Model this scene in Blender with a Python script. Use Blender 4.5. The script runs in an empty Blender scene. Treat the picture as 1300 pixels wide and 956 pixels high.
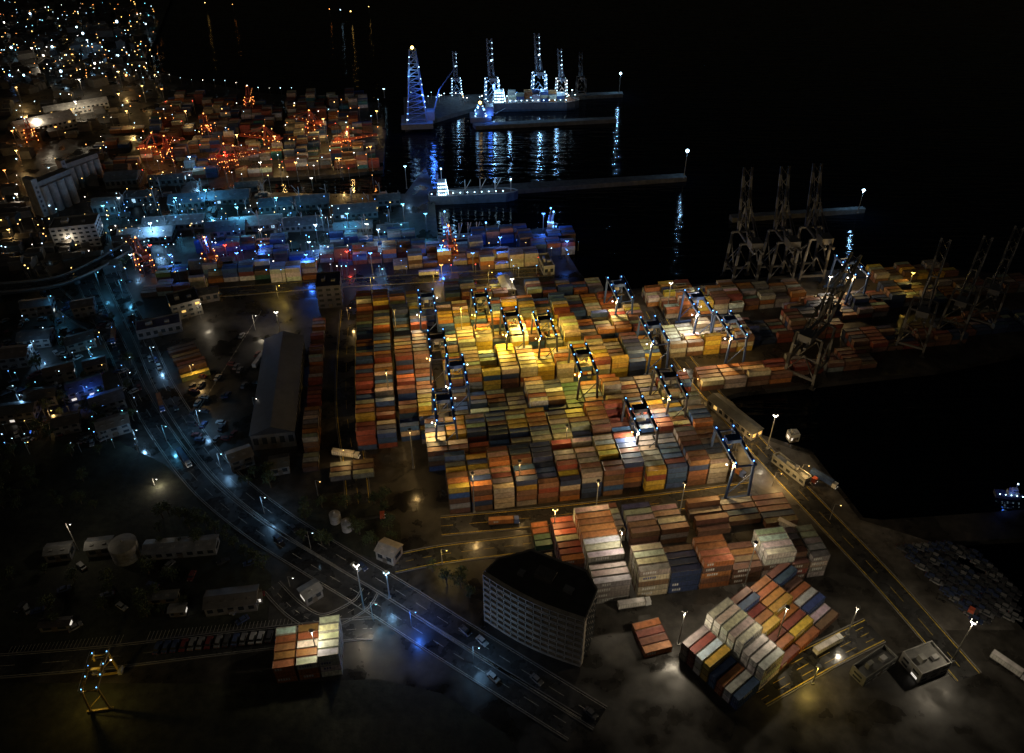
import bpy, math, random
from mathutils import Vector, Matrix
random.seed(11)
R=random.random
U=random.uniform
# ---------------------------------------------------------------- image pixels to ground plane
CAM_H=220.0; PITCH=math.radians(35.5); FPX=1011.0
def G(u,v,z=0.0):
    """back-projects an image pixel: metres on the horizontal plane at height z"""
    a=(u-650)/FPX; b=-(v-433)/FPX
    dy=math.cos(PITCH)+b*math.sin(PITCH); dz=-math.sin(PITCH)+b*math.cos(PITCH)
    k=(z-CAM_H)/dz
    return (a*k, dy*k)
TH=math.radians(9)
def loc2w(o,th,x,y):
    c,s=math.cos(th),math.sin(th)
    return (o[0]+c*x-s*y, o[1]+s*x+c*y)
# ---------------------------------------------------------------- materials
def mk(name, base=(.3,.3,.3), attr=False, rough=.6, var=.35, scale=.4, metal=0.0, wet=None, bump=0.0, bands=None, scale2=None):
    m=bpy.data.materials.new(name); m.use_nodes=True
    n=m.node_tree.nodes; l=m.node_tree.links; bs=n['Principled BSDF']
    tc=n.new('ShaderNodeTexCoord'); 
    nz=n.new('ShaderNodeTexNoise'); nz.inputs['Scale'].default_value=scale; nz.inputs['Detail'].default_value=6; nz.inputs['Roughness'].default_value=.65
    l.new(tc.outputs['Object'],nz.inputs['Vector'])
    mr=n.new('ShaderNodeMapRange'); mr.inputs['From Min'].default_value=.3; mr.inputs['From Max'].default_value=.7
    mr.inputs['To Min'].default_value=1-var; mr.inputs['To Max'].default_value=1+var*.6
    l.new(nz.outputs['Fac'],mr.inputs['Value'])
    fac=mr.outputs[0]
    if scale2:
        n2=n.new('ShaderNodeTexNoise'); n2.inputs['Scale'].default_value=scale2; n2.inputs['Detail'].default_value=4
        l.new(tc.outputs['Object'],n2.inputs['Vector'])
        m2=n.new('ShaderNodeMapRange'); m2.inputs['From Min'].default_value=.35; m2.inputs['From Max'].default_value=.65
        m2.inputs['To Min'].default_value=.45; m2.inputs['To Max'].default_value=1.5
        l.new(n2.outputs['Fac'],m2.inputs['Value'])
        mm=n.new('ShaderNodeMath'); mm.operation='MULTIPLY'; l.new(fac,mm.inputs[0]); l.new(m2.outputs[0],mm.inputs[1]); fac=mm.outputs[0]
    mx=n.new('ShaderNodeMix'); mx.data_type='RGBA'; mx.blend_type='MULTIPLY'; mx.inputs['Factor'].default_value=1
    if attr:
        at=n.new('ShaderNodeAttribute'); at.attribute_name='Col'; l.new(at.outputs['Color'],mx.inputs['A'])
    else: mx.inputs['A'].default_value=(*base,1)
    cmb=n.new('ShaderNodeCombineColor')
    for i in range(3): l.new(fac,cmb.inputs[i])
    l.new(cmb.outputs[0],mx.inputs['B'])
    out=mx.outputs['Result']
    if bands:
        sp=n.new('ShaderNodeSeparateXYZ'); l.new(tc.outputs['Object'],sp.inputs[0])
        d=n.new('ShaderNodeMath'); d.operation='PINGPONG'; d.inputs[1].default_value=bands[0]; l.new(sp.outputs['Z'],d.inputs[0])
        g=n.new('ShaderNodeMath'); g.operation='GREATER_THAN'; g.inputs[1].default_value=bands[0]*.5; l.new(d.outputs[0],g.inputs[0])
        m3=n.new('ShaderNodeMix'); m3.data_type='RGBA'; l.new(g.outputs[0],m3.inputs['Factor']); l.new(out,m3.inputs['A']); m3.inputs['B'].default_value=(*bands[1],1)
        out=m3.outputs['Result']
    l.new(out,bs.inputs['Base Color'])
    bs.inputs['Metallic'].default_value=metal
    if wet:
        w=n.new('ShaderNodeTexNoise'); w.inputs['Scale'].default_value=wet[2]; w.inputs['Detail'].default_value=5
        l.new(tc.outputs['Object'],w.inputs['Vector'])
        wr=n.new('ShaderNodeMapRange'); wr.inputs['From Min'].default_value=.38; wr.inputs['From Max'].default_value=.62
        wr.inputs['To Min'].default_value=wet[0]; wr.inputs['To Max'].default_value=wet[1]
        l.new(w.outputs['Fac'],wr.inputs['Value']); l.new(wr.outputs[0],bs.inputs['Roughness'])
    else: bs.inputs['Roughness'].default_value=rough
    if bump:
        bp=n.new('ShaderNodeBump'); bp.inputs['Strength'].default_value=bump; bp.inputs['Distance'].default_value=.3
        l.new(nz.outputs['Fac'],bp.inputs['Height']); l.new(bp.outputs[0],bs.inputs['Normal'])
    return m
def em(name,col,s):
    m=bpy.data.materials.new(name); m.use_nodes=True
    b=m.node_tree.nodes['Principled BSDF']
    b.inputs['Base Color'].default_value=(*[min(1,c) for c in col],1)
    b.inputs['Emission Color'].default_value=(*col,1); b.inputs['Emission Strength'].default_value=s
    m.cycles.emission_sampling='NONE'
    return m
M_GROUND=mk('yard_asphalt',(.036,.033,.029),rough=.5,var=.6,scale=.3,wet=(.18,.7,.07),scale2=.035)
M_SOIL=mk('dark_grass_soil',(.022,.024,.014),rough=.9,var=.7,scale=.35,bump=.6,scale2=.05)
M_ROAD=mk('wet_asphalt',(.04,.04,.041),var=.45,scale=.6,wet=(.12,.45,.15),scale2=.05)
M_APRON=mk('quay_concrete',(.085,.078,.07),var=.5,scale=.3,wet=(.22,.7,.1),scale2=.05)
M_MARK=mk('road_paint',(.4,.38,.33),var=.6,scale=1.5)
M_YMARK=mk('yellow_road_paint',(.55,.40,.05),var=.6,scale=1.5)
M_KERB=mk('kerb_concrete',(.18,.17,.16),var=.3,scale=1)
M_CONT=mk('container_steel',attr=True,rough=.5,var=.45,scale=.7)
M_PAINT=mk('painted_surface',attr=True,rough=.55,var=.4,scale=.35)
M_GLASS=mk('dark_glass',(.03,.035,.04),rough=.12,var=.2)
M_CRANE=mk('crane_paint',attr=True,rough=.45,var=.25,scale=.5)
M_BAND=mk('banded_crane_paint',(.015,.015,.017),rough=.5,var=.25,scale=.5,bands=(6.0,(.10,.10,.105)))
M_CONC=mk('weathered_concrete',(.10,.095,.09),rough=.85,var=.45,scale=.3)
M_LEAF=mk('foliage',(.05,.07,.025),rough=.8,var=.6,scale=.7)
M_BARK=mk('bark',(.08,.06,.04),rough=.9)
COLS={'W':(1.0,.62,.17),'C':(.5,.8,1.0),'B':(.12,.38,1.0),'K':(1.0,.92,.8),'O':(1.0,.36,.08),'R':(1,.08,.04),'T':(.2,.75,1.0),'Y':(1.0,.72,.12)}
LC={'W':(1.0,.62,.22),'C':(.28,.60,1.0),'B':(.05,.20,1.0),'K':(1.0,.84,.60),'O':(1.0,.40,.10),'R':(1,.1,.05),'T':(.10,.48,.85),'Y':(1.0,.67,.12)}
EM={k:em('lamp_glow_'+k,c,8) for k,c in COLS.items()}
EMF={k:em('window_glow_'+k,c,.8) for k,c in COLS.items()}
# ---------------------------------------------------------------- mesh builder
class MB:
    def __init__(s): s.v=[];s.f=[];s.c=[];s.m=[]
    def add(s,vs,fs,col=(.3,.3,.3),mi=0):
        b=len(s.v); s.v+=vs
        for f in fs: s.f.append([i+b for i in f]); s.c.append(col); s.m.append(mi)
    def box(s,c,d,rz=0,col=(.3,.3,.3),mi=0,top=None):
        x,y,z=c; a,b,h=d[0]/2,d[1]/2,d[2]; k=top or (1,1)
        cs,sn=math.cos(rz),math.sin(rz); vs=[]
        for zz,kx,ky in((0,1,1),(h,k[0],k[1])):
            for px,py in((-a,-b),(a,-b),(a,b),(-a,b)):
                px*=kx;py*=ky
                vs.append((x+cs*px-sn*py,y+sn*px+cs*py,z+zz))
        s.add(vs,[(0,3,2,1),(4,5,6,7),(0,1,5,4),(1,2,6,5),(2,3,7,6),(3,0,4,7)],col,mi)
    def beam(s,p,q,w,col=(.3,.3,.3),mi=0,w2=None):
        p=Vector(p);q=Vector(q);d=(q-p)
        if d.length<1e-4:return
        d.normalize(); a=d.cross(Vector((0,0,1)))
        if a.length<.01:a=Vector((1,0,0))
        a.normalize(); b=d.cross(a); w2=w2 or w
        vs=[]
        for e,ww in((p,w),(q,w2)):
            for i,j in((-1,-1),(1,-1),(1,1),(-1,1)): vs.append(tuple(e+a*i*ww/2+b*j*ww/2))
        s.add(vs,[(0,3,2,1),(4,5,6,7),(0,1,5,4),(1,2,6,5),(2,3,7,6),(3,0,4,7)],col,mi)
    def cyl(s,p,q,r,n=12,col=(.3,.3,.3),mi=0,r2=None):
        p=Vector(p);q=Vector(q);d=(q-p).normalized();a=d.cross(Vector((0,0,1)))
        if a.length<.01:a=Vector((1,0,0))
        a.normalize();b=d.cross(a);r2=r if r2 is None else r2;vs=[]
        for e,rr in((p,r),(q,r2)):
            for i in range(n):
                t=2*math.pi*i/n; vs.append(tuple(e+a*math.cos(t)*rr+b*math.sin(t)*rr))
        fs=[tuple(range(n)),tuple(range(2*n-1,n-1,-1))]+[(i,n+i,n+(i+1)%n,(i+1)%n) for i in range(n)]
        s.add(vs,fs,col,mi)
    def ball(s,c,r,mi=0,col=(1,1,1)):
        vs=[(c[0],c[1],c[2]-r)];n=6
        for h,rr in((-.5,.866),(.5,.866)):
            for i in range(n):
                t=2*math.pi*i/n; vs.append((c[0]+math.cos(t)*rr*r,c[1]+math.sin(t)*rr*r,c[2]+h*r))
        vs.append((c[0],c[1],c[2]+r)); fs=[]
        for i in range(n):
            j=(i+1)%n; fs+= [(0,1+j,1+i),(1+i,1+j,7+j,7+i),(7+i,7+j,13)]
        s.add(vs,fs,col,mi)
    def prism(s,poly,z0,z1,col=(.3,.3,.3),mi=0,bottom=False):
        n=len(poly)
        ar=sum(poly[i][0]*poly[(i+1)%n][1]-poly[(i+1)%n][0]*poly[i][1] for i in range(n))
        if ar<0: poly=poly[::-1]
        vs=[(x,y,z0) for x,y in poly]+[(x,y,z1) for x,y in poly]
        s.add(vs,[tuple(range(n,2*n))]+[(i,(i+1)%n,n+(i+1)%n,n+i) for i in range(n)],col,mi)
    def mesh(s,name,mats):
        me=bpy.data.meshes.new(name); me.from_pydata(s.v,[],s.f)
        for m in mats: me.materials.append(m)
        me.polygons.foreach_set('material_index',s.m)
        a=me.attributes.new('Col','FLOAT_COLOR','FACE')
        fl=[]
        for c in s.c: fl+=[c[0],c[1],c[2],1.0]
        a.data.foreach_set('color',fl); me.update(); return me
    def obj(s,name,mats,loc=(0,0,0),rz=0,parent=None):
        return inst(s.mesh(name,mats),name,loc,rz,parent)
def inst(me,name,loc=(0,0,0),rz=0,parent=None,sc=1):
    o=bpy.data.objects.new(name,me); bpy.context.scene.collection.objects.link(o)
    o.location=loc; o.rotation_euler=(0,0,rz); o.scale=(sc,sc,sc)
    if parent: o.parent=parent
    return o
def plight(loc,key,power,parent=None,r=.5):
    ld=bpy.data.lights.new('lamp_light','POINT'); ld.color=LC[key]; ld.energy=power; ld.shadow_soft_size=r
    o=bpy.data.objects.new('lamp_light',ld); bpy.context.scene.collection.objects.link(o); o.location=loc
    if parent: o.parent=parent
    return o
# ---------------------------------------------------------------- water, land
w=MB(); w.add([(-9000,-3000,-2.5),(9000,-3000,-2.5),(9000,16000,-2.5),(-9000,16000,-2.5)],[(0,1,2,3)])
mw=bpy.data.materials.new('sea_water'); mw.use_nodes=True
n=mw.node_tree.nodes;l=mw.node_tree.links;b=n['Principled BSDF']
b.inputs['Base Color'].default_value=(.001,.0022,.004,1); b.inputs['Roughness'].default_value=.06; b.inputs['IOR'].default_value=1.33
tc=n.new('ShaderNodeTexCoord');mp=n.new('ShaderNodeMapping');mp.inputs['Scale'].default_value=(.045,.30,1)
nz=n.new('ShaderNodeTexNoise');nz.inputs['Scale'].default_value=1.0;nz.inputs['Detail'].default_value=3;nz.inputs['Roughness'].default_value=.5
bp=n.new('ShaderNodeBump');bp.inputs['Strength'].default_value=1;bp.inputs['Distance'].default_value=.75
l.new(tc.outputs['Object'],mp.inputs['Vector']);l.new(mp.outputs[0],nz.inputs['Vector']);l.new(nz.outputs['Fac'],bp.inputs['Height']);l.new(bp.outputs[0],b.inputs['Normal'])
w.obj('sea_water',[mw])
def land(name,pts,mat,z0=-6,z1=0.0):
    m=MB(); m.prism(pts,z0,z1); return m.obj(name,[mat])
main=[G(*p) for p in [(232,-40),(205,30),(192,62),(178,86),(250,103),(330,118),(430,125),(484,131),(490,165),(486,216),(420,222),(335,226),(335,244),(430,246),(514,246),(540,212),(550,238),(556,300),(640,296),(700,288),(735,345),(758,370),(815,366),(930,357),(1060,342),(1180,338),(1400,362),(1400,428),(1190,470),(940,498),(922,503),(968,552),(1030,572),(1096,657),(1120,660),(1400,640),(1400,678),(1195,688),(1300,800)]]
main+=[(200,60),(300,-400),(-1200,-400),(-2500,600),(-2500,4000),(-1500,4000)]
land('ground',main,M_GROUND)
def sheet(name,pts,mat,z):
    m=MB(); n=len(pts)
    ar=sum(pts[i][0]*pts[(i+1)%n][1]-pts[(i+1)%n][0]*pts[i][1] for i in range(n))
    if ar<0: pts=pts[::-1]
    m.add([(x,y,z) for x,y in pts],[tuple(range(n))]); return m.obj(name,[mat])
for nm,pp in [('pier',[(548,242),(650,234),(868,221),(872,226),(652,242),(552,250)]),
           ('breakwater',[(600,157),(780,149),(783,152),(604,161)]),
           ('wharf',[(512,124),(640,119),(732,118),(735,125),(640,134),(600,138),(560,150),(514,164)]),
           ('breakwater',[(926,273),(1095,263),(1099,266),(930,278)]),
           ('breakwater',[(732,119),(790,117),(791,120),(734,123)]),]:
    land(nm,[G(*p) for p in pp],M_CONC,-6,.6 if nm!='wharf' else .5)
sheet('quay_apron',[G(*p) for p in [(757,372),(813,368),(905,500),(930,510),(966,556),(1028,578),(1092,660),(1190,690),(1290,800),(1180,800),(1020,650),(930,600),(800,425)]],M_APRON,.02)
sheet('grass_hill',[G(*p) for p in [(380,640),(420,625),(470,632),(508,665),(510,700),(470,708),(415,690),(385,668)]],M_SOIL,.03)
sheet('grass_field',[G(*p) for p in [(-150,560),(150,560),(210,590),(300,680),(345,730),(340,790),(180,812),(-200,835)]],M_SOIL,.02)
sheet('grass_field',[G(*p) for p in [(-250,866),(330,868),(480,862),(560,880),(640,930),(700,1010),(700,1250),(-400,1200)]],M_SOIL,.02)
# ---------------------------------------------------------------- roads
def smooth(pts,k=6):
    out=[]; P=[pts[0]]+pts+[pts[-1]]
    for i in range(1,len(P)-2):
        p0,p1,p2,p3=P[i-1],P[i],P[i+1],P[i+2]
        for j in range(k):
            t=j/k
            out.append(tuple(.5*((2*p1[d])+(-p0[d]+p2[d])*t+(2*p0[d]-5*p1[d]+4*p2[d]-p3[d])*t*t+(-p0[d]+3*p1[d]-3*p2[d]+p3[d])*t**3) for d in(0,1)))
    out.append(pts[-1]); return out
def offs(pts,d):
    o=[]
    for i in range(len(pts)):
        a=pts[max(0,i-1)];b=pts[min(len(pts)-1,i+1)]
        dx,dy=b[0]-a[0],b[1]-a[1];L=math.hypot(dx,dy) or 1
        o.append((pts[i][0]-dy/L*d,pts[i][1]+dx/L*d))
    return o
def road(name,px,width,z=.05,kerb=True,lines=True,mark=0,lanes=2):
    pts=smooth([G(*p) for p in px]); m=MB()
    a,b=offs(pts,width/2),offs(pts,-width/2)
    for i in range(len(pts)-1):
        m.add([(*b[i],z),(*b[i+1],z),(*a[i+1],z),(*a[i],z)],[(0,1,2,3)],mi=0)
        if z>1:
            for q in(a,b): 
                m.beam((*q[i],z+.4),(*q[i+1],z+.4),.9,mi=2)
            m.add([(*b[i],z-1.2),(*b[i+1],z-1.2),(*a[i+1],z-1.2),(*a[i],z-1.2)],[(3,2,1,0)],mi=2)
    if z>1:
        for i in range(0,len(pts),5):
            m.box((*pts[i],0),(2,2,z-1.3),mi=2)
    if kerb and z<1:
        for d in(width/2+.15,-width/2-.15):
            k=offs(pts,d)
            for i in range(len(k)-1): m.beam((*k[i],z+.02),(*k[i+1],z+.02),.28,mi=2)
    def strip(off,w_,dash):
        c0=offs(pts,off-w_/2);c1=offs(pts,off+w_/2)
        for i in range(len(pts)-1):
            L=math.hypot(pts[i+1][0]-pts[i][0],pts[i+1][1]-pts[i][1])
            n=max(1,int(L/4.5))
            for j in range(n):
                if dash and (j+i)%2: continue
                t0,t1=j/n,(j+1)/n
                f=lambda c,t:(c[i][0]+(c[i+1][0]-c[i][0])*t,c[i][1]+(c[i+1][1]-c[i][1])*t,z+.02)
                m.add([f(c0,t0),f(c0,t1),f(c1,t1),f(c1,t0)],[(0,1,2,3)],mi=1)
    if lines:
        ww=.3 if mark else .16
        strip(width/2-.5,ww,False);strip(-width/2+.5,ww,False)
        for k in range(1,lanes): strip(-width/2+k*width/lanes,.16,True)
    return m.obj(name,[M_ROAD,M_YMARK if mark else M_MARK,M_KERB])
HW=[(118,352),(138,395),(160,440),(185,495),(222,555),(270,615),(335,668),(405,712),(480,757),(560,808),(640,858),(740,920)]
road('highway',[(u-10,v+5) for u,v in HW],8,lanes=2)
road('highway',[(u+22,v-8) for u,v in HW],8,lanes=2)
road('road',[(-60,378),(10,376),(75,368),(120,350),(165,325),(190,318)],9,z=5.0)
road('road',[(-80,200),(-10,270),(25,310),(60,365),(100,400),(138,420)],10,z=.08)
road('road',[(560,668),(700,655),(860,636),(960,622)],9,mark=1,z=.06)
road('road',[(500,716),(560,704),(640,694),(700,686)],8,mark=1,z=.06)
road('road',[(-60,850),(120,836),(300,815),(440,800),(475,798)],8,z=.07)
road('road',[(270,372),(400,362),(560,352),(700,345)],9,mark=1,z=.06)
road('road',[(455,640),(450,590),(440,520),(440,450),(444,392)],9,mark=1,z=.06)
road('road',[(960,880),(1040,835),(1110,800)],9,mark=1,z=.07,lanes=4)
road('road',[(830,395),(870,460),(960,565),(1040,650),(1130,745),(1230,860)],9,mark=1,z=.06)
road('road',[(345,745),(375,775),(410,790),(455,770),(470,750)],6,z=.09)
pk=MB()
for (u0,v0,u1,v1,n_) in [(180,828,440,803,52),(0,848,150,832,30),(240,540,330,400,30)]:
    for i in range(n_):
        t=i/n_; x,y=G(u0+(u1-u0)*t,v0+(v1-v0)*t); 
        pk.box((x,y+5,.03),(.14,4.6,.01))
pk.obj('parking_bay_markings',[M_MARK])
# ---------------------------------------------------------------- containers
PAL={'or':(.42,.165,.055),'rd':(.25,.065,.045),'br':(.19,.10,.065),'bl':(.05,.10,.26),'wh':(.70,.68,.64),'cr':(.50,.43,.31),'ye':(.52,.36,.06),'gr':(.27,.26,.24),'gn':(.05,.12,.08),'db':(.035,.055,.13),'tq':(.05,.18,.2)}
MIX=['or']*4+['rd']*3+['br']*5+['bl']*5+['wh']*3+['cr']*3+['ye']*2+['gr']*5+['gn']+['db']*4
def jit(c): k=U(.65,1.2); return tuple(min(.85,x*k*U(.9,1.1)) for x in c)
def container(m,x,y,z,L,col,detail):
    W,Hc=2.44,2.59; x1,y1,z1=x+L,y+W,z+Hc
    if detail==0:
        m.add([(x,y,z),(x1,y,z),(x1,y1,z),(x,y1,z),(x,y,z1),(x1,y,z1),(x1,y1,z1),(x,y1,z1)],[(4,5,6,7),(0,1,5,4),(1,2,6,5),(2,3,7,6),(3,0,4,7)],col); return
    e=.1; ins=.2
    dk=tuple(c*.5 for c in col); tp=tuple(min(.8,c*U(.7,1.1)+.015) for c in col)
    def panel(o,a,b,nrm,c2):
        o=Vector(o);a=Vector(a);b=Vector(b);nrm=Vector(nrm)
        la,lb=a.length,b.length; ia=a/la*ins; ib=b/lb*ins
        out=[o,o+a,o+a+b,o+b]; inn=[o+ia+ib,o+a-ia+ib,o+a+b-ia-ib,o+b+ia-ib]; inn=[p-nrm*e for p in inn]
        m.add([tuple(p) for p in out+inn],[(0,1,5,4),(1,2,6,5),(2,3,7,6),(3,0,4,7)],dk)
        m.add([tuple(p) for p in inn],[(0,1,2,3)],c2)
    panel((x,y,z1),(L,0,0),(0,W,0),(0,0,1),tp); panel((x,y,z),(L,0,0),(0,0,Hc),(0,-1,0),col)
    panel((x1,y,z),(0,W,0),(0,0,Hc),(1,0,0),col); panel((x1,y1,z),(-L,0,0),(0,0,Hc),(0,1,0),col); panel((x,y1,z),(0,-W,0),(0,0,Hc),(-1,0,0),col)
    if detail>1:
        for k in(.25,.45,.55,.75): 
            m.box((x1-.02,y+W*k,z+.15),(.06,.05,Hc-.3),col=(.4,.4,.4)); m.box((x+.02,y+W*k,z+.15),(.06,.05,Hc-.3),col=(.4,.4,.4))
        n_=int(L/1.0)
        for k in range(1,n_): m.box((x+k*L/n_,y+.06,z+.25),(.1,.08,Hc-.5),col=dk)
        if R()<.6:
            lc=(.6,.6,.58) if sum(col)<1.2 else (.1,.12,.25); n_=random.randint(3,6); s0=x+L*U(.1,.3)
            for k in range(n_): m.box((s0+k*.75,y+.03,z+1.0),(.48,.08,.95),col=lc)
def block(u,v,nb,nr,t=(2,5),L=7.6,th=TH,mix=MIX,detail=1,tf=None,cf=None,skip=.03,name='container_stack',xy=None,cluster=.5,pv=.22):
    o=xy or G(u,v); m=MB()
    for i in range(nb):
        base=random.randint(*t); bc=random.choice(mix)
        for j in range(nr):
            if R()<pv: base=max(t[0],min(t[1],base+random.choice((-1,1))))
            if R()<.4: bc=random.choice(mix)
            if R()<skip: continue
            T=tf(i,j) if tf else base
            for k in range(T):
                key=cf(i,j,k) if cf else (bc if R()<cluster else random.choice(mix))
                container(m,i*(L+.5)+U(-.1,.1),j*(2.44+.34)+U(-.05,.05),.05+k*2.62,L,jit(PAL[key]),detail)
    if not m.v: return None
    return m.obj(name,[M_CONT],(o[0],o[1],0),th)
YO=G(455,575)
def yard(s,t): return loc2w(YO,TH,s,t)
WM=['or']*3+['br']*3+['ye']*5+['cr']*5+['wh']*3+['rd']*2+['bl']*4+['gr']*4+['db']*2
LM=['or']*3+['bl']*5+['br']*4+['cr']*2+['ye']*2+['rd']*3+['gr']*3+['db']*2
for t0 in(1,24.5,48,71.5): block(0,0,2,7,(3,4),mix=LM,xy=yard(0,t0)); block(0,0,2,7,(2,4),mix=LM,xy=yard(17.2,t0),skip=.08)
block(0,0,4,4,(2,4),mix=LM,xy=yard(0,95))
BM=['or']*3+['br']*4+['bl']*5+['ye']*2+['rd']*2+['cr']*3+['gr']*5+['db']*3
rows=[(-38,33,13,BM,(4,5)),(-15,27,14,BM,(3,4)),(8,38,13,MIX,(2,4)),(31,38,12,WM,(3,4)),(54,38,12,WM,(2,4)),(77,38,11,WM,(2,3))]
for t0,s0,nb,mx,tt in rows:
    i=0
    while i<nb:
        k=min(random.choice((2,3,4)),nb-i)
        block(0,0,k,6 if t0>0 and R()<.6 else 7,tt,mix=mx,xy=yard(s0+i*8.15,t0),skip=.06 if t0>-30 else .02)
        i+=k
block(0,0,4,5,(1,3),mix=BM,xy=yard(44,101)); block(0,0,5,4,(1,2),mix=BM,xy=yard(86,102))
block(752,768,1,11,(4,5),L=12.19,detail=2,tf=lambda i,j:4 if j<3 else 5,cf=lambda i,j,k:('gr' if j<4 else ['or','or','wh','or','cr','wh','or','or'][j%8]))
block(712,732,1,7,(3,3),L=9,mix=['br','gr','or','rd'],detail=2)
fcol=['cr','db','or','br','wh']
block(808,759,5,4,(4,5),L=10.2,detail=2,tf=lambda i,j:(5,4,5,3,5)[i],cf=lambda i,j,k:(fcol[i] if R()<.8 else random.choice(['or','wh','br'])),skip=0)
block(1000,737,2,5,(3,4),L=6.1,detail=2,mix=['br','gr','rd','cr'])
block(885,682,3,5,(1,3),L=12.19,detail=1,mix=['br','br','db','gr'])
block(800,697,2,5,(2,3),L=10,mix=['br','db','gr'])
block(765,690,1,5,(2,2),L=8,mix=['br','gr'])
block(680,700,1,4,(1,2),L=6,mix=['or','gn'])
def f3c(i,j,k):
    if i==1: return 'wh'
    if i==0: return ['bl','wh','or','bl','ye','wh','rd','gr'][(j)%8]
    return random.choice(['or','ye','ye','wh','bl','rd','or','or'] if i<4 else ['bl','br','or','wh'])
def f3t(i,j): return [2 if j<4 else 3,4 if j<3 else 5,[1,2,2,3,3,3,4,4][j],[1,2,2,2,3,3,3,3][j],[1,1,2,2,2,2,3,3][j]][i]
block(934,903,5,8,(1,5),L=9.6,th=math.radians(38),detail=2,tf=f3t,cf=f3c,skip=0)
block(818,836,1,4,(1,1),L=9,th=math.radians(15),detail=2,mix=['or','rd'])
# right pier
block(850,455,5,7,(2,4),mix=['wh','cr','wh','ye','br'])
block(890,497,4,4,(2,3),L=10,mix=['or','br','cr','rd'],detail=1)
block(845,405,5,7,(2,3),mix=WM); block(905,398,6,5,(2,3),mix=['br','gr','or'])
block(945,440,6,6,(1,3),mix=['br','rd','gr','db']); block(1010,412,6,6,(1,3),mix=['br','rd','db','gr'])
block(985,480,6,4,(1,2),mix=['br','rd','gr']); block(1085,450,7,5,(1,2),mix=['br','rd','db'])
block(1090,395,6,5,(1,3),mix=['br','gr','db']); block(1110,360,6,4,(1,2),mix=['ye','br','gr']); block(1200,380,8,4,(1,2),mix=['br','gr'])
block(1200,430,9,5,(1,2),mix=['br','gr','db']); block(822,390,3,4,(2,3),mix=WM)
# blue band
for (u,v,nb,nr,mx) in [(200,358,5,3,MIX),(265,360,7,3,MIX),(330,340,8,4,['br','gr','bl']),(430,338,7,4,MIX),(560,326,3,4,['wh','gr']),(250,322,6,3,['bl','br']),(180,378,4,3,['br','or','cr']),(345,359,3,3,['or','wh']),
      (500,343,8,3,['or','br','cr']),(610,343,4,3,['or','cr','br']),(660,318,4,4,['bl','br']),(600,312,4,3,['bl','br']),(640,330,5,3,['bl','gr','rd']),(420,318,6,3,['gr','bl'])]:
    block(u,v,nb,nr,(1,3),mix=mx,detail=0,skip=.1)
# far terminal
FM=['or']*3+['rd']*4+['br']*6+['cr']*3+['wh']*3+['bl']*4+['tq','gr','gr','gr','db','db']
for vi,v in enumerate((219,207,195,184,174,165,157,149,142,136)):
    u=175+vi*4
    while u<462-vi*1:
        if R()<.78: block(u+U(-3,3),v-(u-200)*.012,random.choice((3,4)),random.choice((4,5,6)),(1,3),L=7.2,mix=FM,detail=0,skip=.12)
        u+=62-vi*1.2
for (u,v) in [(130,215),(120,190),(100,225),(140,170),(230,228),(300,226)]: block(u,v,3,3,(1,2),mix=FM,detail=0)
for k,(u,v) in enumerate([(232,486),(228,475),(222,465),(216,455)]):
    block(u,v,1,2,(1,1),L=12.19,th=math.radians(28),mix=['or','br','ye'])
for (u,v) in [(385,600),(388,545),(392,490),(395,447)]: block(u,v,1,9,(1,3),L=6,mix=['br','gr','or','rd'],skip=.12)
block(352,868,3,5,(2,3),L=6.06,detail=2,tf=lambda i,j:3 if i<2 else 4,cf=lambda i,j,k:('wh' if i==2 else 'or' if R()<.7 else 'wh'),skip=0)
block(420,612,2,3,(1,1),L=8,mix=['br','gr'])
# ---------------------------------------------------------------- cranes
def rtg_mesh(col,lamp,span=19,ln=9,h=19,name='gantry_crane'):
    m=MB(); hs=span/2; hl=ln/2
    for y in(-hs,hs):
        for x in(-hl,hl):
            m.beam((x,y,1.2),(x*.8,y,h),.8,col)
            for d in(-1,1): m.cyl((x+d*.9,y-.4,.7),(x+d*.9,y+.4,.7),.7,10,(.03,.03,.03))
        m.beam((-hl-1.5,y,1.6),(hl+1.5,y,1.6),.9,col); m.beam((-hl*.8,y,h*.93),(hl*.8,y,h*.93),.6,col)
        m.beam((-hl*.95,y,4),(hl*.85,y,h*.7),.3,col)
    for x in(-hl*.75,hl*.75):
        m.beam((x,-hs-1.5,h),(x,hs+1.5,h),1.1,col)
        m.beam((x*1.35,-hs-1,h+1.1),(x*1.35,hs+1,h+1.1),.12,(.3,.3,.3))
    m.box((0,2,h+.6),(ln*.6,3.4,1.6),col=tuple(c*1.3 for c in col)); m.box((0,4.6,h-3.2),(1.8,1.8,2.0),col=(.15,.15,.15))
    m.box((hl+.8,hs,2.2),(1.6,4,2.4),col=(.3,.3,.3))
    for a in(-1,1):
        for bb in(-1,1): m.beam((a*1.6,2+bb,h),(a*1.6,2+bb,14.5),.09,(.1,.1,.1))
    m.box((0,2,14.2),(5.8,1.6,.4),col=(.06,.05,.03))
    for y in(-hs,-hs*.3,hs*.3,hs):
        for x in(-hl*.75,hl*.75): m.box((x,y,h-.95),(.6,.4,.3),mi=1); m.box((x,y,h+.62),(.28,.28,.28),mi=2)
    for x,y in((-hl-.6,-hs*.7),(hl+.6,hs*.7)): m.beam((x*.7,y,h-.4),(x,y,16.6),.12,col); m.box((x,y,16.3),(.5,.5,.25),mi=1)
    return m.mesh(name,[M_CRANE,EM[lamp],EM['B']])
RT_B=rtg_mesh((.03,.06,.17),'K'); RT_D=rtg_mesh((.03,.03,.04),'W'); RT_Y=rtg_mesh((.3,.21,.05),'K')
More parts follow.
